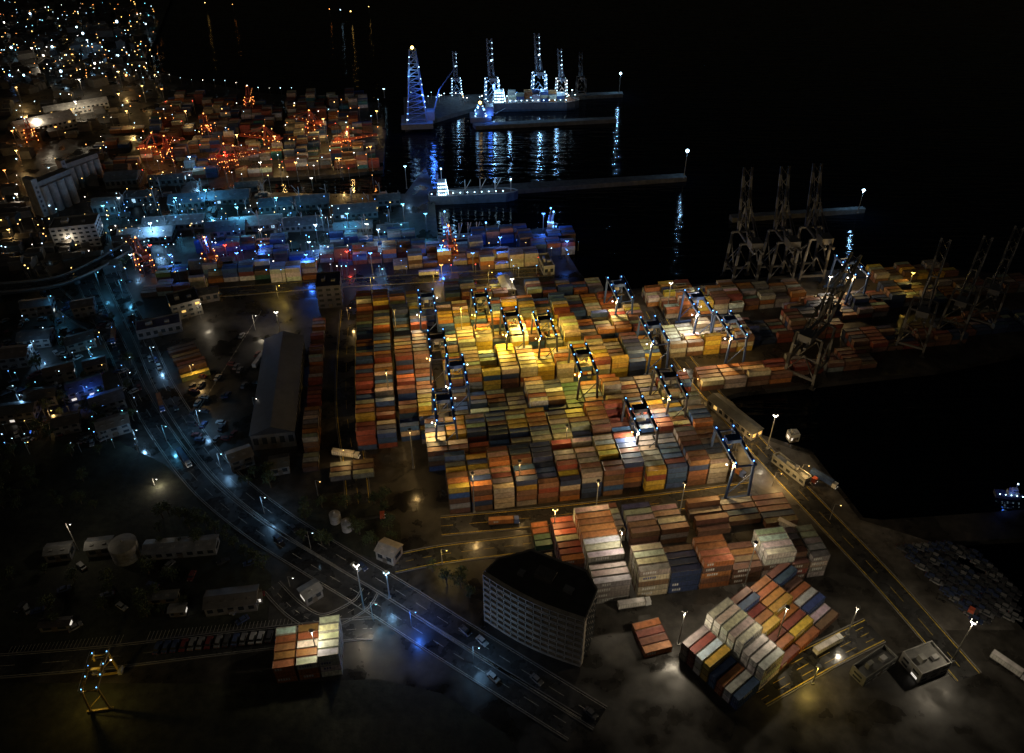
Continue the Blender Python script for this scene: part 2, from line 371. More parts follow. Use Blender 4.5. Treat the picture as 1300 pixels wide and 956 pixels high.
def rtg(u,v,me,key='W',p=16000,th=TH,sc=1.0,hot=1.0):
    x,y=G(u,v); o=inst(me,'gantry_crane',(x,y,0),th,None,sc)
    if p>9000:
        for lx,ly in((-5.4,-6.7),(5.4,6.7)): plight((lx,ly,15.6),key,p*hot/2,o,.35)
    else: plight((-5.4,-6.7,15.6),key,p*hot,o,.35)
    return o
for u,v,me,k,p in [(545,425,RT_B,'W',7000),(582,515,RT_B,'K',4000),(566,560,RT_B,'W',4500),(558,480,RT_D,'W',8500),(738,500,RT_D,'Y',18000),(783,408,RT_B,'W',8000),
     (825,462,RT_B,'W',8500),(845,530,RT_D,'W',4500),(808,572,RT_D,'K',15000),(922,612,RT_B,'W',8500),(880,425,RT_B,'K',16000),(920,455,RT_B,'W',9000),
     (1070,378,RT_B,'W',10000),(650,450,RT_D,'Y',27000),(612,425,RT_D,'Y',20000),(690,455,RT_D,'Y',22000)]:
    rtg(u,v,me,k,p)
rtg(135,880,RT_Y,'Y',1500,sc=.6)
def sts_mesh(mats,col=(.1,.1,.11),up=True,h=30,span=14,lights=None,w=1.0,ang=78):
    m=MB(); hs=span/2; hx=7; gc=tuple(c*1.3 for c in col)
    for y in(-hs,hs):
        for x in(-hx,hx): m.beam((x,y,0),(x*.85,y,h),w*1.1,col); m.box((x,y,0),(2.6,1.4,1.2),col=col)
        m.beam((-hx,y,5),(hx,y,5),w,col); m.beam((-hx*.85,y,h),(hx*.85,y,h),w,col)
        m.beam((-hx,y,5),(0,y,h*.6),w*.5,col);m.beam((hx,y,5),(0,y,h*.6),w*.5,col)
    for x in(-hx,hx):
        m.beam((x,-hs,h*.38),(x,hs,h*.38),w,col); m.beam((x,-hs,h*.38),(x*.9,hs,h*.95),w*.5,col); m.beam((x*.9,hs,h*.38),(x*.9,-hs,h*.95),w*.4,col)
    for x in(-2.2,2.2):
        m.beam((x,-hs-11,h),(x,hs+2,h),w*1.2,col)
        ap=(x*.7,hs-1,h+15)
        m.beam((x,hs,h),ap,w*.8,col);m.beam((x,-hs,h),ap,w*.6,col);m.beam((x,-hs-10,h),ap,w*.3,col)
        a=math.radians(ang if up else 2); BL=34
        e=(x,hs+2+BL*math.cos(a),h+BL*math.sin(a)); m.beam((x,hs+2,h),e,w*1.1,col)
        mid=(x,hs+2+BL*.6*math.cos(a),h+BL*.6*math.sin(a)); m.beam(ap,mid,w*.25,col); m.beam(ap,e,w*.25,col)
        for k in range(6):
            t=k/6; t2=(k+1)/6; f=lambda t:(hs+2+BL*t*math.cos(a),h+BL*t*math.sin(a))
            m.beam((-x if k%2 else x,*f(t)),(x if k%2 else -x,*f(t2)),w*.3,col)
    m.beam((-2,hs-1,h+15),(2,hs-1,h+15),w*.6,col)
    m.box((0,-hs-4,h+.7),(6,7,3.4),col=gc); m.box((0,1,h-3),(2.4,2.4,2.2),col=gc)
    if lights:
        k1,dens=lights
        for x in(-hx,hx):
            for y in(-hs,hs):
                for z in range(3,int(h),dens): m.box((x*(1-.15*z/h),y-.7,z),(.7,.5,.6),mi=1)
        for z in range(0,34,dens+1):
            a=math.radians(ang if up else 2); m.box((2.2,hs+2+z*math.cos(a)-.8,h+z*math.sin(a)),(.6,.6,.6),mi=1)
        for y in range(int(-hs-9),int(hs),3): m.box((2.9,y,h-.9),(.7,.7,.5),mi=1)
        m.box((0,hs-1,h+15.3),(1,1,1),mi=1)
    return m.mesh('ship_to_shore_crane',mats)
S_D=sts_mesh([M_BAND,EM['B']],up=True,h=28); S_D2=sts_mesh([M_BAND,EM['B']],up=True,h=27,ang=48)
S_L=sts_mesh([M_CRANE,EM['C']],(.16,.18,.22),True,24,10,('C',4),1.2,70); S_R=sts_mesh([M_CRANE,EM['O']],(.4,.08,.04),False,16,12,('O',6),1.1)
for u,v in [(938,358),(983,356),(1022,352)]: inst(S_D,'ship_to_shore_crane',(*G(u,v),0),math.radians(5),sc=.95)
for u,v,t,s in [(1020,478,-40,.95),(1155,440,-30,.85),(1205,425,-35,.8),(1245,410,-35,.8)]: inst(S_D2,'ship_to_shore_crane',(*G(u,v),0),math.radians(t),sc=s)
for u,v,s,p in [(580,122,.6,3000),(625,132,.85,9000),(684,124,.85,11000),(712,124,.65,4000)]:
    o=inst(S_L,'ship_to_shore_crane',(*G(u,v),0),math.radians(8),sc=s)
    if p: plight((0,-10,20),'K' if s==.65 else 'C',p,o,1)
inst(S_D,'ship_to_shore_crane',(*G(737,122),0),.1,sc=.55)
for u,v,t in [(195,200,-60),(285,214,-70),(297,217,-60),(345,190,80),(265,175,20),(42,180,30),(215,205,10),(400,170,60),(440,192,-70),(318,138,10),(572,325,10),(185,340,40),(270,340,30)]:
    inst(S_R,'ship_to_shore_crane',(*G(u,v),0),math.radians(t),sc=.55)
def derrick(u,v,h,wb,name,key,p):
    m=MB();n_=12;col=(.12,.16,.24)
    P=lambda k,cx,cy:(cx*wb/2*(1-.72*k/n_),cy*wb/2*(1-.72*k/n_),2+h*k/n_)
    cs=[(-1,-1),(1,-1),(1,1),(-1,1)]
    for k in range(n_):
        for i in range(4):
            a,b_=cs[i],cs[(i+1)%4]
            m.beam(P(k,*a),P(k+1,*a),.9,col);m.beam(P(k,*a),P(k+1,*b_),.45,col);m.beam(P(k,*a),P(k,*b_),.5,col)
            if R()<.7: m.ball(P(k,*a),U(.35,.8),1 if R()<.55 else 3)
    m.box((0,0,0),(wb*1.6,wb*1.4,4),col=(.15,.16,.18)); m.box((wb*.7,0,4),(6,8,7),col=(.2,.2,.22))
    m.ball((0,0,2+h+1.5),1.3,2); m.beam((0,0,h),(0,0,h+3),.5,col)
    m.beam((wb*.8,0,6),(wb*1.2,-2,h*.5),.8,col);m.beam((wb*1.2,-2,h*.5),(wb*2,3,h*.75),.5,col)
    o=m.obj(name,[M_CRANE,EM[key],EM['W'],EM['B']],(*G(u,v),0),.1); plight((wb*.7,-wb*.7,h*.45),'B',p,o,1.5); plight((-3,-wb*.5,h*.75),'C',p*.15,o,1.0); return o
derrick(530,158,54,15,'lattice_tower_rig','C',18000)
derrick(610,152,10,10,'work_barge_mast','C',3500)
# ---------------------------------------------------------------- ships
def ship(name,u,v,L,W,Hh,th,col,key,stack=False,lightp=8000):
    m=MB(); pts=[(-L/2,-W/2),(L*.36,-W/2),(L*.45,-W*.3),(L/2,0),(L*.45,W*.3),(L*.36,W/2),(-L/2,W/2),(-L*.52,0)]
    m.prism(pts,-2.6,Hh,col); m.prism([(a*.985,b_*.93) for a,b_ in pts],Hh,Hh+.02,(.12,.06,.05))
    for i in range(len(pts)):
        a,b_=pts[i],pts[(i+1)%len(pts)]; m.beam((*a,Hh+.5),(*b_,Hh+.5),.35,(.4,.4,.4))
    bx=-L*.36
    for k in range(4): m.box((bx,0,Hh+k*2.3),(L*.13-k*.8,W*(.85-.08*k),2.2),col=(.5,.51,.51)); 
    for k in range(4):
        for j in range(5): m.box((bx+L*.067-k*.4,(j-2)*W*.15,Hh+k*2.3+.8),(.2,W*.07,.8),mi=1)
        for j in range(4): m.box((bx+(j-1.5)*L*.025,-W*(.43-.04*k),Hh+k*2.3+.8),(min(1.0,L*.015),.2,.7),mi=1)
    m.cyl((bx-L*.05,0,Hh+9),(bx-L*.05,0,Hh+14),W*.1,10,(.1,.12,.3)); m.beam((bx,0,Hh+9),(bx,0,Hh+17),.3); m.ball((bx,0,Hh+17),.5,1)
    m.beam((L*.42,0,Hh),(L*.42,0,Hh+8),.4); m.ball((L*.42,0,Hh+8),.5,1)
    if stack:
        for i in range(int(L*.62/6.4)):
            for j in range(int(W/2.6)):
                for k in range(random.randint(1,3)): container(m,-L*.26+i*6.5,-W*.46+j*2.55,Hh+.1+k*2.6,6.06,jit(PAL[random.choice(['wh','gr','or','bl','cr'])]),0)
    else:
        for i in range(3): m.box((-L*.18+i*L*.17,0,Hh+.02),(L*.13,W*.6,1.2),col=(.3,.28,.25)); m.beam((-L*.1+i*L*.17,0,Hh),(-L*.1+i*L*.17,0,Hh+9),.4); m.beam((-L*.1+i*L*.17,0,Hh+2),(-L*.03+i*L*.17,2,Hh+8),.3)
    for i in range(int(L/5)): m.ball((-L*.48+i*4.5,-W*.5,Hh+2.2),.36,1); m.beam((-L*.48+i*4.5,-W*.5,Hh),(-L*.48+i*4.5,-W*.5,Hh+2),.12)
    o=m.obj(name,[M_PAINT,EM[key]],(*G(u,v),0),th); 
    for i in((-.25,.25) if lightp>3000 else (0,)): plight((L*i,-W*.9,Hh+13),key,lightp/2,o,1)
    return o
ship('container_ship',676,134,76,12,4,math.radians(3),(.10,.12,.16),'C',True,11000)
ship('cargo_ship',602,250,56,8,3,math.radians(6),(.16,.18,.2),'C',False,6000)
ship('supply_ship',700,296,18,5,2.2,math.radians(80),(.08,.12,.4),'B',False,2500)
ship('supply_ship',590,305,30,6,2.2,math.radians(10),(.08,.08,.12),'B',False,900)
def tug(u,v,th):
    m=MB(); L,W=10,3.6
    m.prism([(-L/2,-W*.42),(0,-W/2),(L*.32,-W*.4),(L/2,0),(L*.32,W*.4),(0,W/2),(-L/2,W*.42)],-2.6,-1.1,(.05,.06,.12))
    m.box((.8,0,-1.1),(3.6,2.2,1.5),col=(.3,.32,.36)); m.box((1.2,0,.4),(2.0,1.7,1.3),col=(.5,.5,.52),top=(.85,.9)); m.box((1.2,-.87,.8),(1.6,.06,.5),mi=2); m.box((2.15,0,.8),(.06,1.4,.5),mi=2)
    m.cyl((-.6,0,.4),(-.6,0,1.9),.35,8,(.1,.1,.2)); m.beam((1.2,0,1.7),(1.2,0,4.2),.14); m.ball((1.2,0,4.2),.3,1)
    for x in(-4,-2,0,2,4): m.ball((x,-W*.42,-.5),.2,1)
    o=m.obj('tugboat',[M_PAINT,EM['C'],M_GLASS],(*G(u,v,-2.5),0),th); plight((-1,-3,2.5),'B',260,o,.3)
tug(1280,630,math.radians(-10))
# ---------------------------------------------------------------- lamps, added fill masts
def mast(u,v,h,key,p,head=.5,kind='mast',pf=1.0):
    x,y=G(u,v,h); m=MB(); col=(.22,.22,.21)
    if kind=='mast':
        m.cyl((0,0,0),(0,0,h),.28,8,col,0,.13); m.box((0,0,0),(1,1,.5),col=col)
        m.cyl((0,0,h-.3),(0,0,h),.7,8,col)
        for k in range(4):
            a=k*math.pi/2; m.box((math.cos(a)*.7,math.sin(a)*.7,h-.6),(.2+head*.3,.2+head*.3,.2),a,mi=1 if head>.3 else 0)
        m.ball((0,0,h-.75),head*.8,1)
    else:
        m.cyl((0,0,0),(0,0,h),.14,6,col,0,.08); m.beam((0,0,h),(1.8,-.6,h+.4),.12,col); m.box((1.9,-.6,h+.22),(1.1,.45,.15),col=col)
        m.ball((1.9,-.6,h+.1),head*.5,1)
    o=m.obj('light_or_fill_mast' if kind=='mast' else 'street_lamp',[M_PAINT,EM[key]],(x,y,0),0)
    if p>700: plight((0 if kind=='mast' else 1.9,0 if kind=='mast' else -.6,h-1.8),key,p*pf,o,.5)
    return o
for a in [
 (788,92,18,'C',9000,1.3),(873,190,20,'C',7000,1.5),(1097,240,16,'C',8000,1.2),(985,526,18,'K',4500,.7),(452,716,22,'K',7500,.7),(490,726,13,'C',1500),(1237,788,20,'K',7000,.7),
 (705,646,15,'W',5000),(650,353,12,'K',6500,.7),(585,390,20,'Y',6000,.3),(852,358,18,'K',2000),(1055,350,16,'K',4500,.6),(1160,345,14,'Y',2500),(350,395,12,'K',2500,.7),
 (660,585,20,'W',3200,.12),(600,600,20,'W',4000,.12),(870,612,20,'W',4500,.12),(760,610,20,'W',3500,.12),(490,470,20,'W',4200,.12),(520,545,20,'W',2200,.12),(500,392,20,'Y',3000,.12),(720,540,20,'W',2600,.12),  # masts added as fill light over the yard, heads shrunk to stay unseen
 (790,672,22,'K',9000,.15),(960,688,22,'K',7000,.15),(1000,770,20,'K',6000,.15),(1090,770,14,'K',2500,.15),(870,775,17,'K',9000,.15),(1040,845,9,'Y',2500,.2),(395,800,16,'K',3500,.15)]:  # mostly masts added to brighten the front stacks, heads kept tiny
    mast(*a)
for a in [(150,118,20,'W',9000),(262,158,20,'O',7000),(300,170,20,'W',8000),(348,172,18,'W',11000),(410,150,18,'W',15000),(440,168,18,'W',13000),(470,185,18,'O',6000),
 (190,185,14,'O',9000),(285,192,12,'R',6000),(235,140,14,'W',6000),(375,205,14,'W',7000),(240,198,14,'C',7000),(330,205,14,'K',7000),(430,200,14,'W',7000),
 (95,128,14,'K',26000),(45,150,12,'K',16000),(15,165,12,'O',7000),(20,190,12,'W',6000),(5,215,12,'O',5000),(180,108,14,'W',1500),(205,112,12,'O',600),(487,112,8,'C',500),(478,140,10,'W',2000),
 (70,160,10,'O',600),(20,245,10,'K',2500),(10,290,10,'W',3500),(150,250,10,'C',2500),(85,300,9,'K',2200),(160,140,12,'W',4000)]: mast(*a,pf=.55)
for a in [(222,250,14,'T',14000),(190,282,12,'C',14000,.9),(260,240,12,'T',10000),(300,262,14,'T',12000),(350,250,14,'T',9000),(400,284,14,'C',16000,.9),(392,306,12,'C',600),(440,270,14,'T',9000),(480,290,14,'C',8000),
 (514,210,16,'C',2500),(511,258,14,'T',8000),(540,270,12,'T',5000),(260,300,12,'B',14000),(330,310,12,'B',9000),(388,322,12,'B',12000),(470,320,14,'B',10000),(560,310,12,'B',14000),(600,320,12,'B',600),(690,270,14,'B',14000),(635,300,12,'B',8000),
 (300,320,12,'B',600),(215,322,12,'B',5000),(330,290,10,'K',1600),(465,283,10,'K',1500),(130,260,10,'T',3500),(190,310,10,'R',600),(285,310,9,'R',2000),(440,318,9,'R',1500),(560,335,10,'O',1500),(720,305,10,'B',2500),(395,225,9,'K',600),(165,322,10,'C',2500)]: mast(*a,pf=.62)
for a in [(50,415,8,'C',1000),(38,432,8,'C',1200),(70,470,8,'C',300),(105,490,8,'B',1800),(160,472,6,'C',600),(168,545,7,'C',1800),(150,520,7,'T',2500),(60,520,7,'W',900),(30,560,7,'W',500),(193,607,4,'K',1600),(83,664,14,'K',1200),(20,500,7,'C',1300),(110,440,7,'T',1600),(365,732,5,'K',250),
 (248,520,9,'C',1800),(320,505,9,'K',600),(190,440,9,'C',1500),(250,385,9,'K',1500),(320,400,9,'K',1500),(240,462,8,'W',2000),(275,575,8,'C',1400),(390,675,9,'C',600),(330,630,9,'C',1400),(205,540,9,'T',1500),(520,775,9,'B',3500),(600,820,9,'C',1300),(470,765,9,'T',1500),(150,355,9,'T',1400),(60,375,11,'T',1200),(120,345,11,'T',1700),
 (430,570,8,'W',1100),(400,610,8,'W',600),(440,390,8,'W',1200),(350,362,8,'Y',2200),(470,352,8,'Y',3200),(550,345,8,'Y',3200),(620,345,8,'Y',2200),(560,697,8,'Y',1100),(1020,590,7,'W',1200),(985,600,7,'W',3500),(945,550,7,'W',2500),(880,480,8,'W',2500),(1060,640,8,'W',500)]:
    mast(*a,kind='street',pf=.8)
for (u,v,k,p) in [(40,60,'K',5000),(110,50,'C',6000),(150,90,'W',3000),(20,110,'W',6000),(100,100,'K',5000)]: mast(u,v,14,k,p,.5)
# ---------------------------------------------------------------- buildings
def building(name,u,v,w_,d,h,th=TH,floors=2,col=(.3,.29,.27),roof='flat',rcol=(.12,.12,.12),lit=.1,lk='K',xy=None):
    m=MB(); o=xy or G(u,v)
    m.box((w_/2,d/2,0),(w_,d,h),col=col)
    if roof=='gable':
        r=d*.22
        m.add([(-.4,-.4,h),(w_+.4,-.4,h),(w_+.4,d/2,h+r),(-.4,d/2,h+r),(w_+.4,d+.4,h),(-.4,d+.4,h)],[(0,1,2,3),(3,2,4,5),(0,3,5),(1,4,2),(0,5,4,1)],rcol)
        k=0
        while k*4+2<w_: m.box((k*4+2,d*.25,h+r*.5),(1.2,.8,.3),col=tuple(c*1.4 for c in rcol)); k+=1
    elif roof=='gabley':
        r=w_*.22
        m.add([(-.4,-.4,h),(-.4,d+.4,h),(w_/2,d+.4,h+r),(w_/2,-.4,h+r),(w_+.4,d+.4,h),(w_+.4,-.4,h)],[(0,3,2,1),(3,5,4,2),(0,5,3),(1,2,4),(0,1,4,5)],rcol)
    else:
        m.box((w_/2,d/2,h),(w_-.6,d-.6,.05),col=rcol)
        for c,dd in[((w_/2,.15,h),(w_,.3,.9)),((w_/2,d-.15,h),(w_,.3,.9)),((.15,d/2,h),(.3,d-.6,.9)),((w_-.15,d/2,h),(.3,d-.6,.9))]: m.box(c,dd,col=col)
        m.box((w_*.3,d*.5,h+.05),(w_*.15,d*.25,2.2),col=col); m.box((w_*.7,d*.4,h+.05),(2,1.5,1.2),col=(.3,.3,.3))
    fh=h/floors; nw=max(2,int(w_/3.2)); nd=max(1,int(d/3.2))
    for f in range(floors):
        for i in range(nw):
            mi=2 if R()<lit else 1; m.box(((i+.5)*w_/nw,-.02,f*fh+fh*.35),(w_/nw*.55,.12,fh*.42),mi=mi); m.box(((i+.5)*w_/nw,-.1,f*fh+fh*.3),(w_/nw*.65,.25,.12),col=col)
        for i in range(nd):
            for xx in(-.02,w_+.02): m.box((xx,(i+.5)*d/nd,f*fh+fh*.35),(.12,d/nd*.55,fh*.42),mi=2 if R()<lit else 1)
    m.box((w_*.5,-.06,0),(1.8,.14,2.3),col=(.1,.08,.06))
    return m.obj(name,[M_PAINT,M_GLASS,EMF[lk]],(o[0],o[1],0),th)
building('warehouse',322,572,17,66,8,math.radians(9),1,(.12,.115,.11),'gabley',(.03,.03,.034),lit=0)
building('office_building',72,318,24,14,13,math.radians(14),5,(.45,.44,.42),'flat',(.16,.16,.16),.06,'K')
building('warehouse',28,178,40,20,7,math.radians(42),2,(.5,.48,.44),'gable',(.45,.44,.42),.2,'W')
building('warehouse',60,152,46,12,6,math.radians(32),2,(.5,.48,.44),'gable',(.45,.44,.42),.2,'W')
building('terminal_building',405,392,12,14,12,TH,4,(.07,.07,.09),'flat',(.05,.055,.11),.03)
building('warehouse',176,432,20,9,4.5,math.radians(22),1,(.14,.14,.16),'flat',(.09,.10,.22),.03)
building('control_building',222,408,14,13,8,math.radians(30),3,(.16,.15,.13),'flat',(.06,.06,.06),.1,'W')
building('shed',243,388,14,7,5,math.radians(20),1,(.15,.13,.12),'gable',(.05,.05,.05),.05,'W')
for (u,v,ww,dd,hh,t,rc) in [(150,312,30,14,4,9,(.3,.33,.35)),(182,296,34,13,4,9,(.25,.28,.3)),(262,303,22,14,4,9,(.08,.10,.12)),(292,296,30,13,4,9,(.3,.3,.29)),(215,268,22,14,5,9,(.08,.1,.13)),(262,262,26,14,4,9,(.15,.18,.21)),(330,272,20,12,5,9,(.07,.09,.11)),(355,296,26,12,4,9,(.12,.14,.16)),(372,268,22,14,4,9,(.16,.19,.21)),(425,280,26,14,4,9,(.12,.14,.16)),(425,300,22,10,4,9,(.14,.17,.19)),(480,302,18,9,4,9,(.12,.15,.17)),(160,262,18,10,6,9,(.1,.1,.1)),(120,275,16,12,7,9,(.18,.17,.16)),(135,240,20,14,6,9,(.12,.12,.12)),(190,238,22,8,5,9,(.14,.15,.17)),(480,262,14,9,4,9,(.12,.15,.17)),(300,245,14,8,4,9,(.12,.15,.17))]:
    building('shipyard_shed',u,v,ww,dd,hh,math.radians(t),1,(.15,.16,.16),'gable',rc,.04,'C')
for kk in range(46):
    u,v=U(150,510),U(248,306); m=MB(); x,y=G(u,v); a=TH+random.choice((0,math.pi/2)); Ls=U(5,12)
    m.box((0,0,.0),(Ls,2.4,U(1,3)),col=(.12,.13,.14)); m.box((Ls*.2,3,0),(Ls*.5,2,U(.6,2)),col=(.3,.3,.3)); hh=U(6,15); m.beam((0,-2,0),(0,-2,hh),.4); m.beam((0,-2,hh*.7),(U(-6,6),1,hh),.25)
    m.obj('shipyard_equipment',[M_PAINT],(x,y,0),a)
for (u,v,ww,dd,hh,t,rc) in [(2,470,12,10,6,12,(.1,.08,.07)),(25,445,14,9,5,12,(.08,.09,.1)),(60,490,12,8,5,25,(.1,.08,.07)),(90,512,14,9,5,30,(.08,.09,.12)),(120,530,13,9,5,30,(.14,.15,.2)),(128,560,12,8,5,28,(.16,.14,.12)),(35,520,12,8,5,15,(.08,.08,.08)),(0,540,14,8,5,12,(.07,.07,.07)),(70,555,10,8,5,20,(.08,.07,.06)),(88,450,12,8,5,30,(.07,.08,.09)),(30,405,14,8,6,15,(.07,.07,.08)),(95,405,10,8,6,20,(.07,.07,.08)),(110,478,9,6,5,25,(.08,.08,.1)),
      (295,600,9,7,5,30,(.13,.11,.09)),(345,605,7,7,4,15,(.1,.09,.07)),(262,783,16,7,4,8,(.09,.08,.07)),(190,768,9,3,2.6,6,(.12,.12,.12)),(52,803,9,3,2.6,6,(.05,.04,.04)),(216,784,5,3,2.6,6,(.2,.2,.2)),(112,708,8,5,4,9,(.1,.1,.1)),(60,715,8,5,4,9,(.1,.1,.1)),(318,770,4,3,3,20,(.15,.13,.1)),(390,770,6,5,4,40,(.15,.15,.15))]:
    building('house',u,v,ww,dd,hh,math.radians(t),2 if hh>4 else 1,(.18,.17,.16),'gable',rc,.05,'K')
building('storage_shed',184,712,24,6,3.5,math.radians(6),1,(.22,.22,.22),'gable',(.18,.18,.185),0)
building('house',478,710,7,6,4.5,math.radians(-25),1,(.3,.27,.23),'gable',(.28,.24,.2),.1,'W')
building('quay_shed',953,560,6,26,4,math.radians(31),1,(.28,.26,.24),'gabley',(.09,.088,.08),.05,'W')
building('gatehouse',1002,562,4,3.5,3,TH,1,(.35,.35,.33),'flat',(.3,.3,.3),.3,'K')
building('quay_shed',1020,618,3.5,16,3,math.radians(33),1,(.24,.24,.22),'flat',(.15,.15,.15),0)
building('harbour_office',1165,868,11,8,4,math.radians(20),2,(.25,.25,.24),'flat',(.13,.13,.125),0.03,'K')
building('harbour_office',1095,872,14,5,3.5,math.radians(30),2,(.14,.14,.13),'flat',(.05,.05,.05),.03,'W')
building('workshop',690,350,6,14,5,math.radians(12),1,(.3,.29,.26),'flat',(.2,.19,.17),.2,'W')
building('workshop',640,378,6,14,4,math.radians(14),1,(.3,.29,.26),'gabley',(.2,.19,.17),.1,'W')
A=Vector(G(616,786));B=Vector(G(737,845)); e=(B-A); Lf=e.length; th=math.atan2(e.y,e.x)
m=MB(); D=14; Hh=22.5; NF=8; NBY=13; cc=(.42,.37,.30)
arc=lambda t:-1.6*math.sin(math.pi*t)
NB=13; fr=[(i*Lf/NB,arc(i/NB)) for i in range(NB+1)]
back=[(Lf-1,D*.8),(Lf*.8,D+2),(Lf*.25,D+1),(1,D*.5)]
rp=[(x,y+.9) for x,y in fr]+back
m.prism(rp,0,Hh-.2,(.17,.155,.135))
m.prism([(x*.985+.3,y*.97+.3) for x,y in rp],Hh-.19,Hh-.15,(.05,.046,.042))
nrp=len(rp)
for i in range(NB,nrp): m.beam((*rp[i],Hh+.1),(*rp[(i+1)%nrp],Hh+.1),.5,(.24,.22,.19))
for i in range(NB):
    (x0,y0),(x1,y1)=fr[i],fr[i+1]; an=math.atan2(y1-y0,x1-x0); xc,yc=(x0+x1)/2,(y0+y1)/2; Ls=math.hypot(x1-x0,y1-y0)
    for f in range(NF+1): m.box((xc,yc+.2,max(0,f*Hh/NF-.2)),(Ls+.05,1.5,.35),an,col=cc)
    m.box((x0,y0+.25,.36),(.3,1.2,Hh-.8),an,col=cc)
    for f in range(NF):
        m.box((xc,yc+.84,f*Hh/NF+.9),(Ls-.5,.12,Hh/NF-1.4),an,mi=1)
        m.box((xc,yc-.42,f*Hh/NF+.18),(Ls-.35,.1,.75),an,col=(.33,.29,.24))
m.box((Lf,.45,.36),(.5,1.2,Hh-.8),col=cc)
for f in range(NF):
    for j in range(4): m.box((Lf-.35-j*.25,3+j*2.4,f*Hh/NF+1),(.9,1.3,1.4),mi=1)
m.box((Lf*.5,D*.6,Hh-.1),(6,4,1.6),col=(.10,.09,.08)); m.box((Lf*.75,D*.5,Hh-.1),(3,2,1.1),col=(.18,.18,.18)); m.box((Lf*.3,D*.4,Hh-.1),(2,2,1.0),col=(.18,.18,.18))
m.obj('apartment_building',[M_PAINT,M_GLASS,EMF['W']],(A.x,A.y,0),th)
def silos(u,v,nx,r,h,th):
    m=MB()
    for i in range(nx):
        for j in range(2): m.cyl((i*2*r,j*2*r,0),(i*2*r,j*2*r,h),r,16,(.26,.255,.25))
    m.box(((nx-1)*r,r,h),(nx*2*r,2.2*r,3),col=(.2,.19,.18)); m.box((-r*1.6,r,0),(r*1.3,3*r,h+6),col=(.26,.255,.25))
    for k in range(6): m.box((-r*1.6,-r*.5-.05,3+k*3),(1.2,.1,1.5),col=(.03,.03,.04))
    m.obj('grain_silo',[M_PAINT],(*G(u,v),0),th)
silos(66,270,4,2.8,18,math.radians(62)); silos(98,240,5,2.2,15,math.radians(55))
def tank(u,v,r,h,col=(.25,.24,.22)):
    m=MB(); m.cyl((0,0,0),(0,0,h),r,24,col); m.cyl((0,0,h),(0,0,h+r*.25),r*1.02,24,tuple(c*.8 for c in col),0,.2)
    for k in range(1,4): m.cyl((0,0,h*k/4),(0,0,h*k/4+.15),r*1.015,24,tuple(c*.7 for c in col))
    m.beam((r+.2,0,0),(r+.2,0,h+1),.25); m.cyl((0,0,h+r*.25),(0,0,h+r*.25+.7),.4,8,col)
    m.obj('storage_tank',[M_PAINT],(*G(u,v),0),0)
tank(162,706,4.5,6.5);tank(426,662,1.9,4,(.4,.38,.35));tank(441,672,1.9,4,(.4,.38,.35))
# ---------------------------------------------------------------- vehicles
def car_mesh(col):
    m=MB(); m.box((0,0,.35),(4.3,1.8,.55),col=col,top=(.97,.95)); m.box((-.2,0,.9),(2.5,1.65,.55),col=(.03,.03,.04),mi=1,top=(.7,.82)); m.box((-.2,0,1.45),(1.75,1.32,.05),col=col)
    for x in(-1.35,1.35):
        for y in(-.8,.8): m.cyl((x,y-.1,.33),(x,y+.1,.33),.33,10,(.02,.02,.02))
    for y in(-.6,.6): m.box((2.13,y,.55),(.1,.35,.18),col=(.8,.8,.7)); m.box((-2.13,y,.55),(.1,.35,.18),col=(.4,.02,.02))
    return m.mesh('car',[M_PAINT,M_GLASS])
CARS=[car_mesh(c) for c in[(.4,.4,.4),(.05,.05,.06),(.2,.2,.21),(.15,.03,.03),(.04,.06,.14)]]; DARK=[CARS[1],CARS[1],CARS[2],CARS[4]]
def truck_mesh(col,load):
    m=MB(); m.box((5.6,0,.9),(2.2,2.4,2.5),col=col,top=(.9,.96)); m.box((6.72,0,2.0),(.08,2.1,.9),mi=1); m.box((-.5,0,.9),(12.5,1.1,.3),col=(.05,.05,.05))
    for x in(5.4,3.3,-4,-5.2,-6.3):
        for y in(-1.05,1.05): m.cyl((x,y-.18,.5),(x,y+.18,.5),.5,12,(.02,.02,.02))
    if load: container(m,-7,-1.22,1.25,11.3,load,2)
    for y in(-.9,.9): m.box((6.75,y,1),(.1,.35,.25),mi=2)
    return m.mesh('truck',[M_PAINT,M_GLASS,EMF['K']])
TR=[truck_mesh((.6,.6,.6),PAL['wh']),truck_mesh((.1,.15,.4),PAL['or']),truck_mesh((.5,.1,.05),None),truck_mesh((.6,.6,.58),PAL['bl'])]
for u,v,t,k in [(1050,822,28,0),(205,515,-62,1),(1280,850,-50,0),(1020,605,-50,2),(1045,612,-48,3),(440,580,-10,0),(235,585,-50,3),(930,598,-50,1),(470,660,10,2),(545,350,9,0),(640,665,5,1),(1005,675,-40,0),(145,430,-70,1),(860,440,-60,0),(1212,770,-40,2),(330,460,80,0),(640,360,80,3),(805,770,10,0)]:
    inst(TR[k],'truck',(*G(u,v),.08),math.radians(t),sc=.8)
pts=[]
for k in range(16): t=R()*(len(HW)-1.01); i=int(t); f=t-i; u=HW[i][0]+(HW[i+1][0]-HW[i][0])*f; v=HW[i][1]+(HW[i+1][1]-HW[i][1])*f; s=random.choice((-12,-6,20,26)); pts.append((u+s,v-s*.35,-45 if v>560 else -60))
for k in range(90): pts.append((U(0,175),U(380,570),U(0,360)))
for k in range(20): pts.append((200+k*11+U(-1,1),824-k*1.1,90))
for k in range(34): pts.append((U(240,345),U(420,560),random.choice((80,170,82))))
for k in range(16): pts.append((U(20,330),U(700,800),U(0,360)))
for u,v,t in pts: inst(random.choice(CARS),'parked_car',(*G(u,v),.09),math.radians(t))
